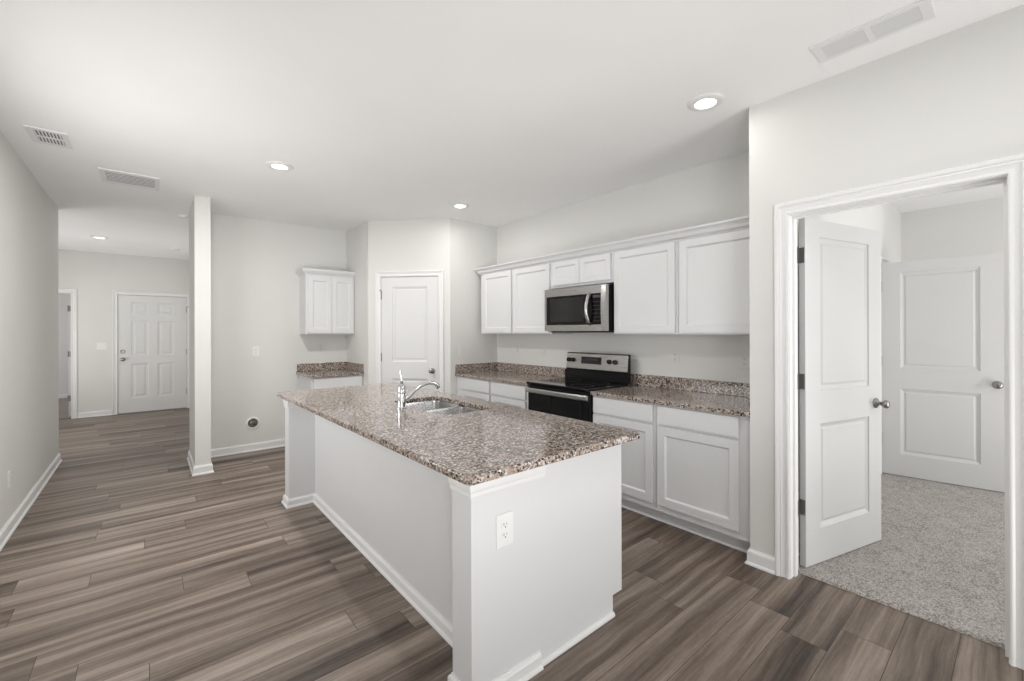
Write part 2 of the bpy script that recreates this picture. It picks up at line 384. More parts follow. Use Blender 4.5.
# ------------------------------------------------------------------ baseboards and casings
BASE=[(0,.0),(.024,.0),(.024,.007),(.020,.014),(.0145,.017),(.0145,.070),(.012,.080),(.006,.086),(.005,.092),(0,.092)]
def baseboard(name,*paths,prof=BASE,label=None):
    bm=BM()
    for p in paths: sweep(bm,p,prof)
    return struct(name,bm,TRIM,label,'baseboard' if label else None)
baseboard('baseboard_left',[(LX,-6.48),(LX,6.776),(-2.2,6.776)],label='white baseboard along the foot of the left wall')
baseboard('baseboard_back',[(.341,6.0),(.341,5.25),(.471,5.25),(.471,FY),(1.43,FY)],label='white baseboard around the stub wall and along the back wall')
baseboard('baseboard_hall',[(-2.2,HY),(-1.87,HY)],[(-.898,HY),(-.488,HY)],[(HRX,HY-.01),(HRX,6.0),(.36,6.002)],label='white baseboard around the hall end')
baseboard('baseboard_right',[(2.885,PY),(WX,PY),(WX,.937)],[(WX,-.022),(WX,-6.48)],label='white baseboard at the wall corner beside the bedroom doorway')
q=lambda s:(A2[0]+dv.x*s,A2[1]+dv.y*s)
baseboard('baseboard_pantry',[(A2[0],FY-.65),A2,q(P0-.08)],[q(P0+PW+.08),B2,(2.80,KY)])
baseboard('baseboard_bedroom',[(2.93,BY),(5.40,BY)],[(6.325,BY),(BX,BY),(BX,-2.9)])
baseboard('baseboard_side_room',[(-3.15,13.2),(-.32,13.2)])
CASE=[(0,0),(0,.011),(.006,.014),(.012,.0115),(.016,.007),(.034,.009),(.040,.0145),(.046,.012),(.050,.018),(.058,.021),(.066,.021),(.070,.016),(.070,0)]
def casing(bm,Mx,x0,x1,h,prof=CASE,z0=0):
    """three-sided mitred door casing, local x along the wall, -y out of the wall"""
    rings=[]
    for cx,cz,sx,sz in ((x0,z0,-1,0),(x0,h,-1,1),(x1,h,1,1),(x1,z0,1,0)):
        rings.append([bm.verts.new(Mx@Vector((cx+sx*a,-b,cz+sz*a))) for a,b in prof])
    k=len(prof)
    for A,B in zip(rings,rings[1:]):
        for j in range(k): bm.faces.new((A[j],A[(j+1)%k],B[(j+1)%k],B[j]))
    bm.faces.new(rings[0]); bm.faces.new(rings[-1][::-1])
def jamb(bm,Mx,x0,x1,h,depth,t=.018,stop=None,y0=0):
    b2=BM()
    box(b2,x0-t,x0,y0,depth,0,h+t); box(b2,x1,x1+t,y0,depth,0,h+t); box(b2,x0,x1,y0,depth,h,h+t)
    if stop:
        s0,s1=stop; e=.011
        box(b2,x0,x0+e,s0,s1,0,h); box(b2,x1-e,x1,s0,s1,0,h); box(b2,x0+e,x1-e,s0,s1,h-e,h)
    b2.transform(Mx); me=bpy.data.meshes.new('t'); b2.to_mesh(me); b2.free(); bm.from_mesh(me); bpy.data.meshes.remove(me)
MW=Matrix.Translation((WX,OY1,0))@Matrix.Rotation(-pi/2,4,'Z')      # local x runs toward the camera side (-y)
OW=OY1-OY0
bm=BM(); casing(bm,MW,-.004,OW+.004,OH+.004); struct('trim_1',bm,TRIM,'white moulded casing around the bedroom doorway','door casing',smooth=50)
bm=BM(); jamb(bm,MW,0,OW,OH,.130,stop=(.045,.085),y0=-.002); struct('trim_2',bm,TRIM,'white door jamb lining the bedroom doorway','door jamb')
bm=BM(); jamb(bm,Matrix.Translation((0,BY,0)),5.48,6.244,2.045,.145); casing(bm,Matrix.Translation((0,BY,0)),5.476,6.248,2.05); struct('trim_3',bm,TRIM)
bm=BM(); jamb(bm,MD,P0-.003,P0+PW+.003,2.060,.12,t=.016); casing(bm,MD,P0-.008,P0+PW+.008,2.066,prof=[(a*.92,b) for a,b in CASE]); struct('trim_4',bm,TRIM,'white casing around the pantry door','door casing')
MH=Matrix.Translation((0,HY,0))
bm=BM(); jamb(bm,MH,-.415,.528,2.052,.13,t=.016); casing(bm,MH,-.418,.531,2.056,prof=[(min(a,.066)*.95,b) for a,b in CASE]); struct('trim_5',bm,TRIM,'white casing around the six panel front door','door casing')
bm=BM(); jamb(bm,MH,-1.785,-.980,2.04,.13,t=.015); casing(bm,MH,-1.785,-.976,2.044); struct('trim_6',bm,TRIM,'white casing of the doorway left of the hall switch','door casing')

# ------------------------------------------------------------------ doors
def slab(wd,h,t,panels,prof,both=True):
    """door slab, local x 0..wd, z 0..h, front face at y=0; moulded panels (x0,x1,z0,z1), prof = (inset, depth)"""
    bm=BM()
    xs=sorted({0,wd,*[p[0] for p in panels],*[p[1] for p in panels]}); zs=sorted({0,h,*[p[2] for p in panels],*[p[3] for p in panels]})
    for y,sg in ((0,1),(t,-1)):
        pr = prof if (sg==1 or both) else None
        G={(x,z):bm.verts.new((x,y,z)) for x in xs for z in zs}
        for a,b_ in zip(xs,xs[1:]):
            for c,d in zip(zs,zs[1:]):
                inside=[p for p in panels if p[0]<=a and b_<=p[1] and p[2]<=c and d<=p[3]]
                if inside and pr: continue
                bm.faces.new([G[a,c],G[b_,c],G[b_,d],G[a,d]])
        if pr:
            for (x0,x1,z0,z1) in panels:
                prev=None
                for k,(i,dp) in enumerate(pr):
                    if k==0:
                        # outer ring follows the grid vertices on the border
                        ring=[G[x0,z0],G[x1,z0],G[x1,z1],G[x0,z1]]
                    else: ring=[bm.verts.new((xx,y+sg*dp,zz)) for xx,zz in ((x0+i,z0+i),(x1-i,z0+i),(x1-i,z1-i),(x0+i,z1-i))]
                    if prev:
                        for j in range(4): bm.faces.new((prev[j],prev[(j+1)%4],ring[(j+1)%4],ring[j]))
                    prev=ring
                bm.faces.new(prev)
    for (xa,za),(xb_,zb) in (((0,0),(wd,0)),((wd,0),(wd,h)),((wd,h),(0,h)),((0,h),(0,0))):
        bm.faces.new([bm.verts.new(p) for p in ((xa,0,za),(xb_,0,zb),(xb_,t,zb),(xa,t,za))])
    return bm
RAISE=[(0,0),(.004,.006),(.024,.0135),(.030,.0135),(.042,.008)]
def knob(root,x,z,t=.035,both=True,name='door_knob',r=.027):
    for y,sg in ((0,-1),(t,1)) if both else ((0,-1),):
        bm=BM(); lathe(bm,[(.033,y),(.033,y+sg*.005),(.022,y+sg*.012),(.012,y+sg*.016),(.011,y+sg*.032),(.020,y+sg*.040),(r,y+sg*.052),(r*.97,y+sg*.062),(r*.72,y+sg*.070),(.006,y+sg*.073)],'y',(x,0,z))
        obj(name,bm,NICKEL,root,smooth=True,world=False)
def hinge(root,x,y,z,edge=0):
    bm=BM(); lathe(bm,[(.0065,-.047),(.0065,.047)],'z',(x,y,z),12); lathe(bm,[(.004,.047),(.0075,.05),(.003,.056)],'z',(x,y,z),12)
    if edge: box(bm,-.0018,-.0002,.004,.034,z-.045,z+.045)
    obj('hinge',bm,HINGE,root,smooth=40,world=False)
def two_panel(wd,h): 
    sx=wd*.175
    return [(sx,wd-sx,1.02,h-.10),(sx,wd-sx,.205,.825)]
# bedroom door, standing ajar into the bedroom
d1=thing('door_1','white two panel door hinged at the left jamb, ajar over the bedroom carpet','door',(2.925,.832,.022),math.atan2(-.262,.965),None,'structure')
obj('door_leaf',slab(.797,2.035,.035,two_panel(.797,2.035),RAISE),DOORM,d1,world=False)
knob(d1,.797-.062,.905)
for z in (.345,1.08,1.82): hinge(d1,-.008,.040,z,1)
bm=BM()
for z in (.367,1.102,1.842): box(bm,2.862,2.896,OY1-.0022,OY1-.0004,z-.045,z+.045)
bm.transform(Matrix.Identity(4)); obj('hinge_plate',bm,HINGE,d1)
d2=thing('door_2','white two panel door standing open at the back of the carpeted bedroom','door',(5.449,.918,.022),math.atan2(-.793,.111),None,'structure')
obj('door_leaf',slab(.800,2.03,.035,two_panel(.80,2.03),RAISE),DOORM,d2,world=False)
knob(d2,.80-.042,.91)
for z in (.335,1.075,1.80): hinge(d2,.002,-.006,z)
d3=thing('door_3','white two panel pantry door in the angled corner wall','door',(*q(P0),.010),DANG,None,'structure')
o=obj('door_leaf',slab(PW,2.045,.035,[(.130,PW-.130,1.03,1.93),(.130,PW-.130,.2,.83)],RAISE),DOORW,d3,world=False)
knob(d3,PW-.07,.925,both=False)
for z in (.33,1.085,1.825): hinge(d3,-.004,-.006,z)
bm=BM(); tube(bm,[(.0,-.006,1.88),(.0,-.035,1.885),(.004,-.05,1.885)],.005); lathe(bm,[(.009,-.058),(.009,-.046)],'y',(.004,0,1.885),10); obj('door_stop',bm,HINGE,d3,world=False)
d4=thing('door_4','white six panel front door with round knob and deadbolt at the hall end','door',(-.412,HY+.004,.012),0,None,'structure')
pan=[]
for x0,x1 in ((.165,.395),(.515,.745)):
    for z0,z1 in ((.245,.845),(.985,1.595),(1.695,1.915)): pan.append((x0*1.02,x1*1.02,z0,z1))
obj('door_leaf',slab(.937,2.035,.045,pan,[(0,0),(.012,.008),(.04,.010),(.062,.003)]),DOORW,d4,world=False)
knob(d4,.062,.925,both=False)
bm=BM(); lathe(bm,[(.033,0),(.033,-.008),(.024,-.016),(.024,-.02)],'y',(.062,0,1.062)); obj('deadbolt',bm,NICKEL,d4,smooth=40,world=False)
bm=BM(); lathe(bm,[(.010,0),(.010,-.004)],'y',(.465,0,1.60),12); obj('peephole',bm,CHROME,d4,world=False)
for z in (.30,1.03,1.80): hinge(d4,.941,-.007,z)
bm=BM(); tube(bm,[(.941,-.007,1.86),(.950,-.05,1.862),(.99,-.06,1.862)],.005,8); obj('door_stop',bm,HINGE,d4,world=False)
bm=BM(); box(bm,0,.937,-.03,.04,-.012,-.004); obj('threshold',bm,HINGE,d4,world=False)
d5=thing('door_5','white door swung fully back into the room at the left end of the hall','door',(-.985,HY+.135,.018),pi/2,None,'structure')
# swung back: local x runs away down the room, its latch face looks left
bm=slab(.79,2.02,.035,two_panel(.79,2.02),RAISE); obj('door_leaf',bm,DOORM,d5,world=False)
knob(d5,.73,.91)
for z in (.3,1.03,1.78): hinge(d5,-.006,.04,z,1)

# ------------------------------------------------------------------ cabinets
SHAKER=[(0,0),(.003,.003),(.009,.011),(.012,.0118)]
def face_panel(root,name,axis,at,s0,s1,z0,z1,t=.020,rail=.057,label=None):
    """door or drawer front; axis 'x' faces -x with its face at x=at, spanning y s0..s1 ; axis 'y' faces -y ; axis 'X' faces +x"""
    wd=s1-s0; h=z1-z0
    pan=[(rail,wd-rail,rail,h-rail)] if rail else []
    if rail: bm=slab(wd,h,t,pan,SHAKER,both=False); bmesh.ops.remove_doubles(bm,verts=bm.verts[:],dist=1e-5)
    else: bm=boxm(0,wd,0,t,0,h)
    if axis=='x': Mx=Matrix.Translation((at,s1,z0))@Matrix.Rotation(-pi/2,4,'Z')
    elif axis=='X': Mx=Matrix.Translation((at,s0,z0))@Matrix.Rotation(pi/2,4,'Z')
    else: Mx=Matrix.Translation((s0,at,z0))
    bm.transform(Mx)
    return obj(name,bm,CAB,root,bevel=.0025)
def base_cab(label,y0,y1,dy0,dy1,group,filler=None):
    r=thing('base_cabinet',label,'cabinet',(KX-.3,(y0+y1)/2,0),0,group)
    bm=BM(); box(bm,2.820,KX-.002,y0+.0005,y1-.0005,.10,.874); obj('cabinet_body',bm,CAB,r)
    obj('toe_kick',boxm(2.896,2.91,y0+.0005,y1-.0005,0.001,.10),CAB,r)
    face_panel(r,'drawer','x',2.7995,dy0,dy1,.735,.862,rail=0)
    face_panel(r,'door','x',2.7995,dy0,dy1,.152,.716)
    return r
base_cab('white base cabinet between the range and the right hand base cabinet',1.737,2.316,1.757,2.304,'base cabinets along the range wall')
base_cab('white base cabinet at the right end of the run beside the wall corner',PY+.002,1.735,1.155,1.716,'base cabinets along the range wall')
base_cab('white base cabinet directly left of the range',3.096,3.708,3.143,3.690,'base cabinets along the range wall')
base_cab('white base cabinet at the far left end, next to the pantry corner',3.710,KY-.002,3.727,4.272,'base cabinets along the range wall')
bm=BM(); PR=[(0,.001),(.017,.001),(.016,.008),(.012,.014),(.006,.017),(0,.018)]
sweep(bm,[(2.896,2.314),(2.896,PY+.03)],PR); struct('trim_7',bm,TRIM,'white shoe moulding under the cabinets right of the range','moulding')
bm=BM(); sweep(bm,[(2.896,KY-.03),(2.896,3.098)],PR); struct('trim_8',bm,TRIM)

def upper_cab(label,y0,y1,z0,z1,doors,group):
    r=thing('kitchen_cabinet',label,'cabinet',(KX-.15,(y0+y1)/2,z0),0,group)
    bm=BM(); box(bm,3.1285,KX-.001,y0+.0005,y1-.0005,z0,z1)
    obj('cabinet_body',bm,CAB,r,bevel=.0015)
    for a,b_,c,d in doors: face_panel(r,'door','x',3.108,a,b_,c,d,rail=.055 if d-c>.4 else .048)
    return r
G='wall cabinets over the range wall'
upper_cab('white wall cabinet at the far left end nearest the pantry',3.709,4.318,1.374,2.13,[(3.724,4.258,1.388,2.090)],G)
upper_cab('tall white wall cabinet just left of the microwave',3.103,3.708,1.374,2.13,[(3.120,3.692,1.388,2.090)],G)
upper_cab('short white two door cabinet directly above the microwave',2.336,3.102,1.832,2.13,[(2.722,3.086,1.858,2.090),(2.361,2.716,1.858,2.090)],G)
upper_cab('tall white wall cabinet just right of the microwave',1.733,2.335,1.374,2.13,[(1.752,2.319,1.388,2.090)],G)
upper_cab('white wall cabinet at the right end, cut off by the wall corner',PY+.002,1.732,1.374,2.13,[(1.135,1.714,1.388,2.090)],G)
CROWN=[(0,2.088),(.005,2.088),(.005,2.094),(.013,2.096),(.013,2.103),(.022,2.106),(.030,2.114),(.036,2.126),(.040,2.140),(.048,2.141),(.048,2.147),(.058,2.152),(.063,2.158),(.063,2.170),(0,2.170)]
bm=BM(); sweep(bm,[(KX-.002,4.319),(3.127,4.319),(3.127,PY+.003)],CROWN); 
struct('trim_9',bm,CAB,'white crown moulding along the top of the cabinets over the range wall','moulding',smooth=50)

# small cabinets on the back wall
r=thing('kitchen_cabinet','small white two door wall cabinet on the back wall above the short counter','cabinet',(1.75,FY-.15,1.368),0)
SF=5.580
obj('cabinet_body',boxm(1.447,2.028,SF+.0205,FY-.001,1.372,2.125),CAB,r,bevel=.0015)
face_panel(r,'door','y',SF,1.468,1.744,1.388,2.085); face_panel(r,'door','y',SF,1.748,2.020,1.388,2.085)
bm=BM(); sweep(bm,[(1.447,FY-.003),(1.447,SF+.0205),(2.028,SF+.0205)],[(a,b+.0) for a,b in [(0,2.095),(.004,2.095),(.008,2.105),(.022,2.118),(.038,2.130),(.046,2.145),(.05,2.15),(.05,2.168),(0,2.168)]]); obj('crown_molding',bm,CAB,r,smooth=50)
r=thing('base_cabinet','small white base cabinet under the short granite counter on the back wall','cabinet',(1.75,FY-.3,0),0)
obj('cabinet_body',boxm(1.43,2.028,5.300,FY-.002,.10,.874),CAB,r); obj('toe_kick',boxm(1.43,2.028,5.376,5.39,0.001,.10),CAB,r)
face_panel(r,'drawer','y',5.2795,1.452,2.012,.735,.862,rail=0); face_panel(r,'door','y',5.2795,1.452,1.730,.152,.716); face_panel(r,'door','y',5.2795,1.736,2.012,.152,.716)

# ------------------------------------------------------------------ granite counters
def counter(label,parts,splash,loc):
    r=thing('countertop',label,'countertop',loc,0)
    for p in parts: obj('slab',boxm(*p),GRAN,r,bevel=.005,seg=3)
    for p in splash: obj('backsplash',boxm(*p),GRAN,r,bevel=.002)
    return r
counter('granite counter with backsplash right of the range, ending at the wall corner',[(2.783,KX-.001,PY+.001,2.320,.875,.905)],[(KX-.021,KX-.001,PY+.001,2.44,.9055,1.008)],(3.1,1.7,.875))
for o in list(COL.objects):
    pass
r=COL.objects['countertop']; obj('side_splash',boxm(2.80,KX-.0215,PY+.001,PY+.021,.9055,1.008),GRAN,r,bevel=.002)
r=counter('granite counter with backsplash left of the range, ending at the pantry corner',[(2.783,KX-.001,3.091,KY-.001,.875,.905)],[(KX-.021,KX-.001,3.091,KY-.001,.9055,1.008)],(3.1,3.8,.875))
obj('side_splash',boxm(2.79,KX-.0215,KY-.021,KY-.001,.9055,1.008),GRAN,r,bevel=.002)
r=counter('short granite counter on the back wall beneath the small wall cabinet',[(1.405,2.029,5.258,FY-.001,.875,.905)],[(1.415,2.029,FY-.021,FY-.001,.9055,1.003)],(1.7,5.6,.875))
obj('side_splash',boxm(2.009,2.029,5.275,FY-.0215,.9055,1.003),GRAN,r,bevel=.002)

# ------------------------------------------------------------------ island
r=thing('kitchen_island','white kitchen island with end posts and recessed back below a granite top','kitchen island',(1.3,2.6,0),0)
XB=1.050; NW,FW=.905,.853                          # back panel plane, left faces of the near and far posts
NY0,NY1,FY0,FY1=1.315,1.445,3.795,3.925
obj('back_panel',boxm(XB,XB+.012,NY1,FY0,0.001,.874),CAB,r)
obj('end_post',boxm(NW,1.278,NY0,NY1,0.001,.874),CAB,r)
obj('end_post',boxm(FW,1.278,FY0,FY1,0.001,.874),CAB,r)
bm=BM(); box(bm,XB+.0125,1.8195,NY1,2.17,.10,.874); box(bm,XB+.0125,1.8195,2.97,FY0,.10,.874); box(bm,XB+.0125,1.8195,2.17,2.97,.10,.62); box(bm,XB+.0125,XB+.03,2.17,2.97,.62,.874); box(bm,1.80,1.8195,2.17,2.97,.62,.874); box(bm,XB+.0125,1.744,NY1,FY0,.001,.0995); obj('cabinet_body',bm,CAB,r)
EP=[(1.2785,.001),(1.748,.001),(1.748,.100),(1.820,.100),(1.820,.874),(1.2785,.874)]
bm=BM(); prism(bm,EP,NY0+.002,NY0+.13,'y'); obj('end_panel',bm,CAB,r)
bm=BM(); prism(bm,EP,FY1-.13,FY1-.002,'y'); obj('end_panel',bm,CAB,r)
IBASE=[(0,.001),(.024,.001),(.024,.007),(.020,.014),(.0145,.017),(.0145,.052),(.011,.060),(.005,.064),(.004,.070),(0,.070)]
bm=BM(); sweep(bm,[(1.278,FY1),(FW,FY1),(FW,FY0),(XB,FY0),(XB,NY1),(NW,NY1),(NW,NY0),(1.248,NY0)],IBASE); obj('baseboard',bm,TRIM,r)
bm=BM(); sweep(bm,[(1.249,NY0+.0005),(1.749,NY0+.002)],[(0,.001),(.013,.001),(.013,.010),(.009,.018),(0,.021)]); obj('shoe_molding',bm,TRIM,r)
CAPT=[(0,.784),(.004,.784),(.007,.792),(.007,.806),(.010,.812),(.012,.822),(.012,.874),(0,.874)]
bm=BM(); sweep(bm,[(XB,NY1),(NW,NY1),(NW,NY0),(1.278,NY0)],CAPT); obj('cap_molding',bm,TRIM,r)
bm=BM(); sweep(bm,[(1.278,FY1),(FW,FY1),(FW,FY0),(XB,FY0)],CAPT); obj('cap_molding',bm,TRIM,r)
for a,b_ in ((1.46,2.03),(2.05,2.62),(2.64,3.21),(3.23,3.78)):
    face_panel(r,'drawer','X',1.8405,a,b_,.735,.862,rail=0); face_panel(r,'door','X',1.8405,a,b_,.152,.716)
# island top with the sink cut-out
TOP=[(.826,1.215),(1.842,1.215),(1.842,3.985),(.797,3.955)]
SX0,SX1,SY0,SY1=1.325,1.700,2.215,2.925
def fillet(poly,rr,n=6):
    out=[]
    for i,p in enumerate(poly):
        p=Vector(p); a=(Vector(poly[i-1])-p).normalized(); b_=(Vector(poly[(i+1)%len(poly)])-p).normalized()
        for k in range(n+1):
            t=k/n; p0=p+a*rr; p2=p+b_*rr
            out.append(tuple(p0*(1-t)**2+p*2*t*(1-t)+p2*t*t))
    return out
bm=BM(); es=[]
for loop in (fillet(TOP,.022),rrect(SX0,SX1,SY0,SY1,.07,6)):
    vs=[bm.verts.new((x,y,.8745)) for x,y in loop]
    es+=[bm.edges.new((vs[i],vs[(i+1)%len(vs)])) for i in range(len(vs))]
bmesh.ops.triangle_fill(bm,use_beauty=True,use_dissolve=True,edges=es)
ret=bmesh.ops.extrude_face_region(bm,geom=bm.faces[:])
bmesh.ops.translate(bm,vec=(0,0,.0315),verts=[e for e in ret['geom'] if isinstance(e,bmesh.types.BMVert)])
o=obj('countertop',bm,GRAN,bevel=.006,seg=3,angle=50); tag(o,'long speckled granite top of the island, with a cut out for the sink','countertop')
# double bowl sink
r=thing('kitchen_sink','stainless steel double bowl sink set under the island granite','sink',(1.51,2.57,.70),0)
def bowl(x0,x1,y0,y1,zt,zb):
    bm=BM(); rings=[]
    for ins,z,rr in ((-.012,zt,.07),(0,zt,.065),(.003,zt-.02,.06),(.010,zb+.05,.06),(.022,zb+.012,.05),(.05,zb,.04)):
        rings.append([bm.verts.new((x,y,z)) for x,y in rrect(x0+ins,x1-ins,y0+ins,y1-ins,rr,6)])
    for A,B in zip(rings,rings[1:]):
        for i in range(len(A)): bm.faces.new((A[i],A[(i+1)%len(A)],B[(i+1)%len(A)],B[i]))
    bm.faces.new(rings[-1])
    return bm
for y0,y1 in ((SY0-.006,2.560),(2.585,SY1+.006)):
    o=obj('bowl',bowl(SX0-.006,SX1+.006,y0,y1,.8735,.69),SINKM,r,smooth=40)
    bm=BM(); lathe(bm,[(.045,.6905),(.043,.693),(.036,.693),(.03,.6912)],'z',((SX0+SX1)/2,(y0+y1)/2,0),20); obj('drain',bm,CHROME,r,smooth=40)
obj('divider',boxm(SX0+.02,SX1-.02,2.5605,2.5845,.74,.862),SINKM,r,bevel=.008,seg=3)
# faucet
FX,FYY=1.255,2.615
r=thing('faucet','chrome single lever kitchen faucet with arched spout on the island top','faucet',(FX,FYY,.906),0)
bm=BM(); lathe(bm,[(.034,.9058),(.034,.911),(.028,.916),(.0265,.94),(.0265,.985),(.025,1.00)],'z',(FX,FYY,0)); obj('body',bm,CHROME,r,smooth=40)
bm=BM(); lathe(bm,[(.0265,1.0012),(.0270,1.010),(.0255,1.03),(.017,1.052),(.009,1.062)],'z',(FX,FYY,0)); obj('cap',bm,CHROME,r,smooth=50)
bm=BM(); tube(bm,[(FX+.004,FYY,1.045),(FX-.001,FYY,1.085),(FX-.005,FYY,1.12),(FX-.007,FYY,1.146),(FX-.007,FYY,1.154)],[.0105,.0085,.0068,.0062,.0045],12); obj('lever',bm,CHROME,r,smooth=True)
sp=[(FX+.010,FYY,.955),(FX+.045,FYY,.975),(FX+.085,FYY,1.008),(FX+.125,FYY,1.034),(FX+.165,FYY,1.050),(FX+.205,FYY,1.055),(FX+.235,FYY,1.050),(FX+.258,FYY,1.038),(FX+.268,FYY,1.024)]
bm=BM(); tube(bm,sp,[.019,.0165,.0145,.0135,.0135,.0145,.016,.0165,.0155],14); obj('spout',bm,CHROME,r,smooth=50)
bm=BM(); tube(bm,[(FX+.268,FYY,1.0235),(FX+.274,FYY,1.012)],[.0145,.0135],14); obj('spray_head',bm,HINGE,r,smooth=50)

# ------------------------------------------------------------------ range
r=thing('range','freestanding electric range with black glass cooktop and steel trim','stove',(3.1,2.705,0),0)
RY0,RY1=2.324,3.086
bm=BM(); box(bm,2.83,3.362,RY0,RY1,.06,.900); box(bm,2.87,3.33,RY0+.02,RY1-.02,.001,.06); obj('body',bm,BLACK,r,bevel=.003)
obj('cooktop',boxm(2.762,3.322,RY0-.002,RY1+.002,.9005,.922),GLASSB,r,bevel=.008,seg=3)
for cx,cy,rr in ((2.92,2.52,.10),(2.92,2.90,.08),(3.18,2.52,.075),(3.18,2.90,.10)):
    bm=BM(); lathe(bm,[(rr,.9222),(rr,.9225),(rr-.003,.9225),(rr-.003,.9222)],'z',(cx,cy,0),36,cap=False); obj('burner_ring',bm,MARK,r)
dr=obj('oven_door',boxm(2.785,2.829,RY0+.002,RY1-.002,.235,.893),BLACK,r,bevel=.004)
obj('door_glass',boxm(2.7805,2.7847,RY0+.01,RY1-.01,.25,.805),GLASSB,dr)
bm=BM(); 
pts=[(2.752-.010*(1-((y-2.705)/.38)**2),y,.846) for y in [RY0+.006+i*(RY1-RY0-.012)/12 for i in range(13)]]
prev=None
for x,y,z in pts:
    ring=[bm.verts.new((x+dx,y,z+dz)) for dx,dz in ((.016,-.023),(.002,-.021),(-.004,-.012),(-.004,.014),(.002,.022),(.016,.023))]
    if prev:
        for j in range(6): bm.faces.new((prev[j],prev[(j+1)%6],ring[(j+1)%6],ring[j]))
    else: bm.faces.new(ring)
    prev=ring
bm.faces.new(prev[::-1])
for y in (RY0+.02,RY1-.05): box(bm,2.765,2.7845,y,y+.03,.828,.864)
obj('handle',bm,STEEL,dr,bevel=.002)
dw=obj('storage_drawer',boxm(2.785,2.829,RY0+.002,RY1-.002,.065,.230),STEEL,r,bevel=.004)
PB=[(3.302,.9228),(3.360,.9228),(3.360,1.186),(3.340,1.186),(3.322,1.020),(3.302,1.008)]
bm=BM(); prism(bm,PB,RY0,RY1,'y'); bg=obj('backguard',bm,BLACK,r,bevel=.003)
Mt=Matrix.Translation((3.322,0,1.020))@Matrix.Rotation(math.atan2(.018,.166),4,'Y')
bm=boxm(-.0058,-.0005,RY0+.008,RY1-.004,.006,.158); bm.transform(Mt); obj('control_panel',bm,STEEL,bg,bevel=.002)
bm=boxm(-.0072,-.006,2.632,2.884,.058,.128); bm.transform(Mt); dp=obj('display',bm,DISP,bg)
bm=BM()
for i in range(4): box(bm,-.0078,-.0073,2.80-.032*i-.016,2.80-.032*i,.095,.112)
for i in range(6): box(bm,-.0078,-.0073,2.86-.038*i-.018,2.86-.038*i,.070,.074)
bm.transform(Mt); obj('display_lettering',bm,MARK,dp)
for y in (3.045,2.985,2.535,2.468):
    bm=BM(); lathe(bm,[(.023,-.006),(.023,-.012),(.019,-.016),(.018,-.030),(.012,-.032)],'x',(0,y,.090),20); box(bm,-.040,-.031,y-.004,y+.004,.073,.107); bm.transform(Mt); obj('knob',bm,BLACK,bg,smooth=40)

# ------------------------------------------------------------------ microwave
r=thing('microwave','stainless over the range microwave with dark window and bowed handle','microwave',(3.2,2.72,1.40),0)
MY0,MY1,MZ0,MZ1=2.346,3.104,1.393,1.815
obj('body',boxm(3.068,KX-.004,MY0,MY1,MZ0+.006,MZ1),BLACK,r,bevel=.004)
bm=BM(); box(bm,3.085,3.40,MY0+.04,MY1-.04,MZ0-.004,MZ0+.0055); obj('vent_panel',bm,BLACK,r)
dr=None
bm=BM(); fx0,fx1=3.030,3.0675
for a,b_,c,d in ((MY0,MY1,1.738,MZ1-.002),(MY0,MY1,MZ0+.010,1.460),(MY1-.026,MY1,1.460,1.738),(MY0,MY0+.05,1.460,1.738)): box(bm,fx0,fx1,a,b_,c,d)
bmesh.ops.remove_doubles(bm,verts=bm.verts[:],dist=1e-5)
dr=obj('door',bm,STEEL,r)
obj('window',boxm(3.034,3.067,2.512,MY1-.0265,1.4605,1.7375),BLACK,dr)
obj('window_mesh',boxm(3.0322,3.0338,2.60,MY1-.075,1.492,1.716),GLASSM,dr)
cp=obj('control_panel',boxm(3.034,3.067,MY0+.0505,2.5115,1.4605,1.7375),GLASSB,r)
bm=BM()
for i in range(6):
    for j in range(3): box(bm,3.0332,3.0338,2.420+j*.028,2.436+j*.028,1.49+i*.034,1.495+i*.034)
box(bm,3.0332,3.0338,2.412,2.492,1.700,1.722); obj('key_lettering',bm,MARK,cp)
pts=[(3.020-.040*math.sin(pi*i/12),2.526,1.462+.272*i/12) for i in range(13)]
bm=BM(); tube(bm,[(3.033,2.526,1.466)]+pts[1:-1]+[(3.033,2.526,1.730)],.017,14); obj('handle',bm,STEEL,dr,smooth=True)
bm=BM(); pts=[(3.0298-.012*math.sin(pi*i/10),1.406+.40*i/10) for i in range(11)]
prism(bm,pts+[(3.0302,1.806),(3.0302,1.406)],MY0+.001,MY0+.049,'y'); obj('side_rail',bm,STEEL,dr,smooth=50)

# ------------------------------------------------------------------ outlets and switches
def plate(name,label,cat,loc,rz,kind='duplex',wd=.072,h=.117,group=None,mt=PLATE):
    r=thing(name,label,cat,loc,rz,group)
    bm=boxm(-wd/2,wd/2,-.0055,-.0002,-h/2,h/2); obj('cover_plate',bm,mt,r,bevel=.002,world=False)
    if kind=='duplex':
        for s in (-1,1):
            bm=BM(); prism(bm,[(x,z+s*.020) for x,z in fillet([(-.017,-.0145),(.017,-.0145),(.017,.0145),(-.017,.0145)],.008,3)],-.0075,-.0056,'y'); rc=obj('receptacle',bm,mt,r,world=False)
            bm=BM(); box(bm,-.0085,-.0060,-.0080,-.0076,s*.020-.001,s*.020+.008); box(bm,.0060,.0080,-.0080,-.0076,s*.020,s*.020+.007); lathe(bm,[(.0028,-.0080),(.0028,-.0076)],'y',(0,0,s*.020-.0075),10); obj('slot',bm,DARK,rc,world=False)
    elif kind=='decora':
        bm=boxm(-.0165,.0165,-.0085,-.0056,-.033,.033); obj('rocker',bm,mt,r,bevel=.001,world=False)
    else:
        for s in kind:
            bm=boxm(s-.005,s+.005,-.013,-.0056,-.004,.012); obj('toggle',bm,mt,r,bevel=.001,world=False)
    return r
plate('electrical_outlet','white duplex outlet on the near end of the island under the granite','outlet',(1.060,NY0,.628),0,wd=.084,h=.128)
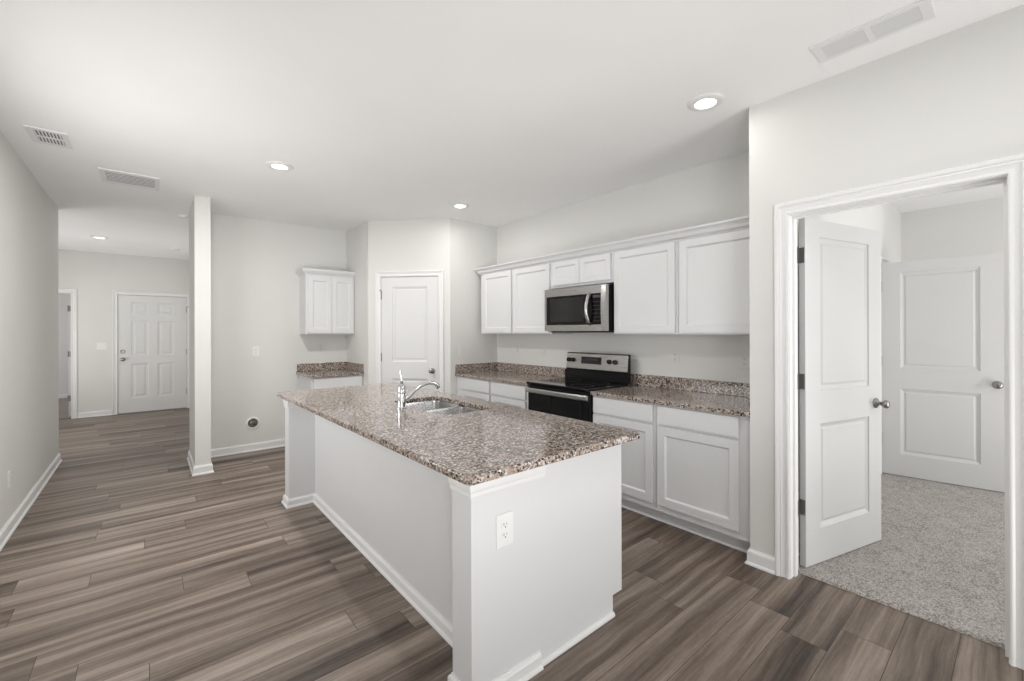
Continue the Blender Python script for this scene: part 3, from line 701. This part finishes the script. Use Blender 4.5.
plate('electrical_outlet','white outlet low on the left wall above the baseboard','outlet',(LX,4.58,.372),pi/2)
plate('electrical_outlet','white duplex outlet at mid height on the bare back wall above the round box','outlet',(.968,FY,1.174),0)
plate('electrical_outlet','small wall colored outlet left of the switch beneath the small wall cabinet','outlet',(1.703,FY,1.205),0,mt=WALL)
plate('light_switch','wall colored switch beneath the small wall cabinet next to the corner','switch',(1.935,FY,1.205),0,(0,),mt=WALL)
plate('light_switch','white switch plate on the wall between the pantry door and the counter','switch',(2.872,KY,1.166),0,'decora',mt=WALL)
plate('electrical_outlet','wall colored outlet above the left counter nearest the pantry corner','outlet',(KX,3.98,1.18),-pi/2,mt=WALL)
plate('electrical_outlet','wall colored outlet above the left counter close to the range','outlet',(KX,3.545,1.18),-pi/2,mt=WALL)
plate('electrical_outlet','wall colored outlet above the right counter beneath the wall cabinet, left one of two','outlet',(KX,1.925,1.18),-pi/2,mt=WALL)
plate('light_switch','two gang plate above the right counter beside the wall corner','switch',(KX,1.365,1.172),-pi/2,'duplex',mt=WALL,wd=.085)
plate('light_switch','white two gang switch plate left of the front door','switch',(-.613,HY,1.175),0,(-.023,.023),wd=.125,h=.12)
r=thing('outlet_box','round recessed grey box low on the back wall by the island','outlet',(.936,FY,.328),0)
bm=BM(); lathe(bm,[(.075,-.0002),(.075,-.005),(.068,-.010),(.056,-.011),(.052,-.004)],'y',n=28,cap=False); obj('rim',bm,PLATE,r,smooth=50,world=False)
bm=BM(); lathe(bm,[(.0515,-.0045),(.030,-.0045)],'y',n=28,cap=False); lathe(bm,[(.030,-.0045),(.029,-.014),(.018,-.016)],'y',n=24); obj('receptacle',bm,NICKEL,r,smooth=40,world=False)
bm=BM(); box(bm,-.012,-.009,-.0168,-.0162,-.006,.008); box(bm,.009,.012,-.0168,-.0162,-.006,.008); lathe(bm,[(.004,-.0168),(.004,-.0162)],'y',(0,0,-.011),10); obj('slot',bm,DARK,r,world=False)

# ------------------------------------------------------------------ ceiling lights, vents, detectors
def can(label,x,y,power):
    r=thing('ceiling_light',label,'ceiling light',(x,y,HC),0,'recessed ceiling lights')
    bm=BM(); lathe(bm,[(.098,-.0002),(.098,-.006),(.090,-.011),(.070,-.014),(.060,-.012),(.057,-.004)],'z',n=32,cap=False); obj('trim_ring',bm,TRIM,r,smooth=50,world=False)
    bm=BM(); lathe(bm,[(.0565,-.004),(.04,-.0060),(.001,-.0070)],'z',n=32); obj('lens',bm,LENS,r,smooth=True,world=False)
    d=bpy.data.lights.new('lamp','AREA'); d.shape='DISK'; d.size=.13; d.energy=power; d.color=(1,.98,.95)
    o=bpy.data.objects.new('lamp',d); COL.objects.link(o); o.parent=r; o.location=(0,0,-.02)
can('lit recessed light near the wall corner by the bedroom doorway',2.505,1.213,1.6)
can('lit recessed light over the floor left of the island',.808,3.880,27)
can('lit recessed light in front of the pantry door',2.540,3.880,5)
can('lit recessed light down the hall before the front door',-.537,8.40,10)
def vent(label,x0,x1,y0,y1,fields,along,n,lw,dark,border=.022):
    r=thing('air_vent',label,'vent',((x0+x1)/2,(y0+y1)/2,HC),0,'ceiling air vents')
    z1=HC-.0003; z0=HC-.008
    xs=sorted({x0,x1,*[f[0] for f in fields],*[f[1] for f in fields]}); ys=sorted({y0,y1,*[f[2] for f in fields],*[f[3] for f in fields]})
    bm=BM()
    for a,b_ in zip(xs,xs[1:]):
        for c,d in zip(ys,ys[1:]):
            if not any(f[0]<=a and b_<=f[1] and f[2]<=c and d<=f[3] for f in fields): box(bm,a,b_,c,d,z0,z1)
    bmesh.ops.remove_doubles(bm,verts=bm.verts[:],dist=1e-5)
    obj('frame',bm,VENTM,r)
    bk=BM(); sl=BM()
    for f in fields:
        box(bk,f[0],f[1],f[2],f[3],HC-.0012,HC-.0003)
        for i in range(n):
            if along=='y':
                c=f[0]+(i+.5)*(f[1]-f[0])/n; box(sl,c-lw/2,c+lw/2,f[2],f[3],z0+.0012,z0+.0028)
            else:
                c=f[2]+(i+.5)*(f[3]-f[2])/n; box(sl,f[0],f[1],c-lw/2,c+lw/2,z0+.0012,z0+.0028)
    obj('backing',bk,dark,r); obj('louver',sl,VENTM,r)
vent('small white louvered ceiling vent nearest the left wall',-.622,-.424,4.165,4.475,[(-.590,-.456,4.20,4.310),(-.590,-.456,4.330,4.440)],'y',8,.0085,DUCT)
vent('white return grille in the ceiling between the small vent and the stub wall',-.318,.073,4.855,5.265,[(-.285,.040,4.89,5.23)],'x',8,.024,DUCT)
vent('white ceiling vent with two louver fields above the bedroom doorway',2.405,2.575,.250,.662,[(2.430,2.550,.285,.445),(2.430,2.550,.467,.627)],'y',20,.0042,VENTM)
def det(label,x,y,r0=.06):
    r=thing('smoke_detector',label,'smoke detector',(x,y,HC),0)
    bm=BM(); lathe(bm,[(r0,-.0002),(r0,-.012),(r0*.93,-.026),(r0*.5,-.034),(r0*.2,-.035)],'z',n=28); obj('housing',bm,PLATE,r,smooth=40,world=False)
    bm=BM(); lathe(bm,[(r0*1.12,-.0002),(r0*1.12,-.006),(r0*1.02,-.008)],'z',n=28,cap=False); obj('base_ring',bm,PLATE,r,smooth=40,world=False)
det('round white smoke detector on the ceiling before the front door',.318,8.80,.07)
det('small white detector on the ceiling beside the stub wall top',.30,6.23,.045)

LAB={'window_added_5':'added white framed window, unseen in the left wall beside the viewpoint','wall_hall_left': 'pale grey wall around the corner on the left of the hall',
 'wall_hall_right': 'pale grey wall on the right side of the hall',
 'wall_bedroom_left': 'pale wall on the left inside the carpeted bedroom',
 'wall_bedroom_far': 'pale wall at the far end of the carpeted bedroom',
 'wall_bedroom_window': 'pale bedroom wall holding the bedroom window',
 'wall_closet': 'pale closet walls beyond the bedroom',
 'wall_behind': 'pale wall behind the viewpoint holding the patio door',
 'wall_side_room': 'grey walls of the room through the doorway at the hall end',
 'baseboard_pantry': 'white baseboard either side of the pantry door',
 'baseboard_bedroom': 'white baseboard inside the carpeted bedroom',
 'baseboard_side_room': 'white baseboard in the room at the hall end',
 'trim_3': 'white casing around the closet opening inside the bedroom',
 'trim_8': 'white shoe moulding under the cabinets left of the range',
 'window_1': 'white framed glass patio door behind the viewpoint',
 'window_2': 'white framed bedroom window',
 'window_added_3': 'added white framed window, unseen in the left wall behind the viewpoint',
 'window_added_4': 'added white framed window, unseen in the right wall behind the viewpoint'}
for o in COL.objects:
    if o.name in LAB and 'label' not in o: o['label']=LAB[o.name]; o['category']=o.name.split('_')[0]
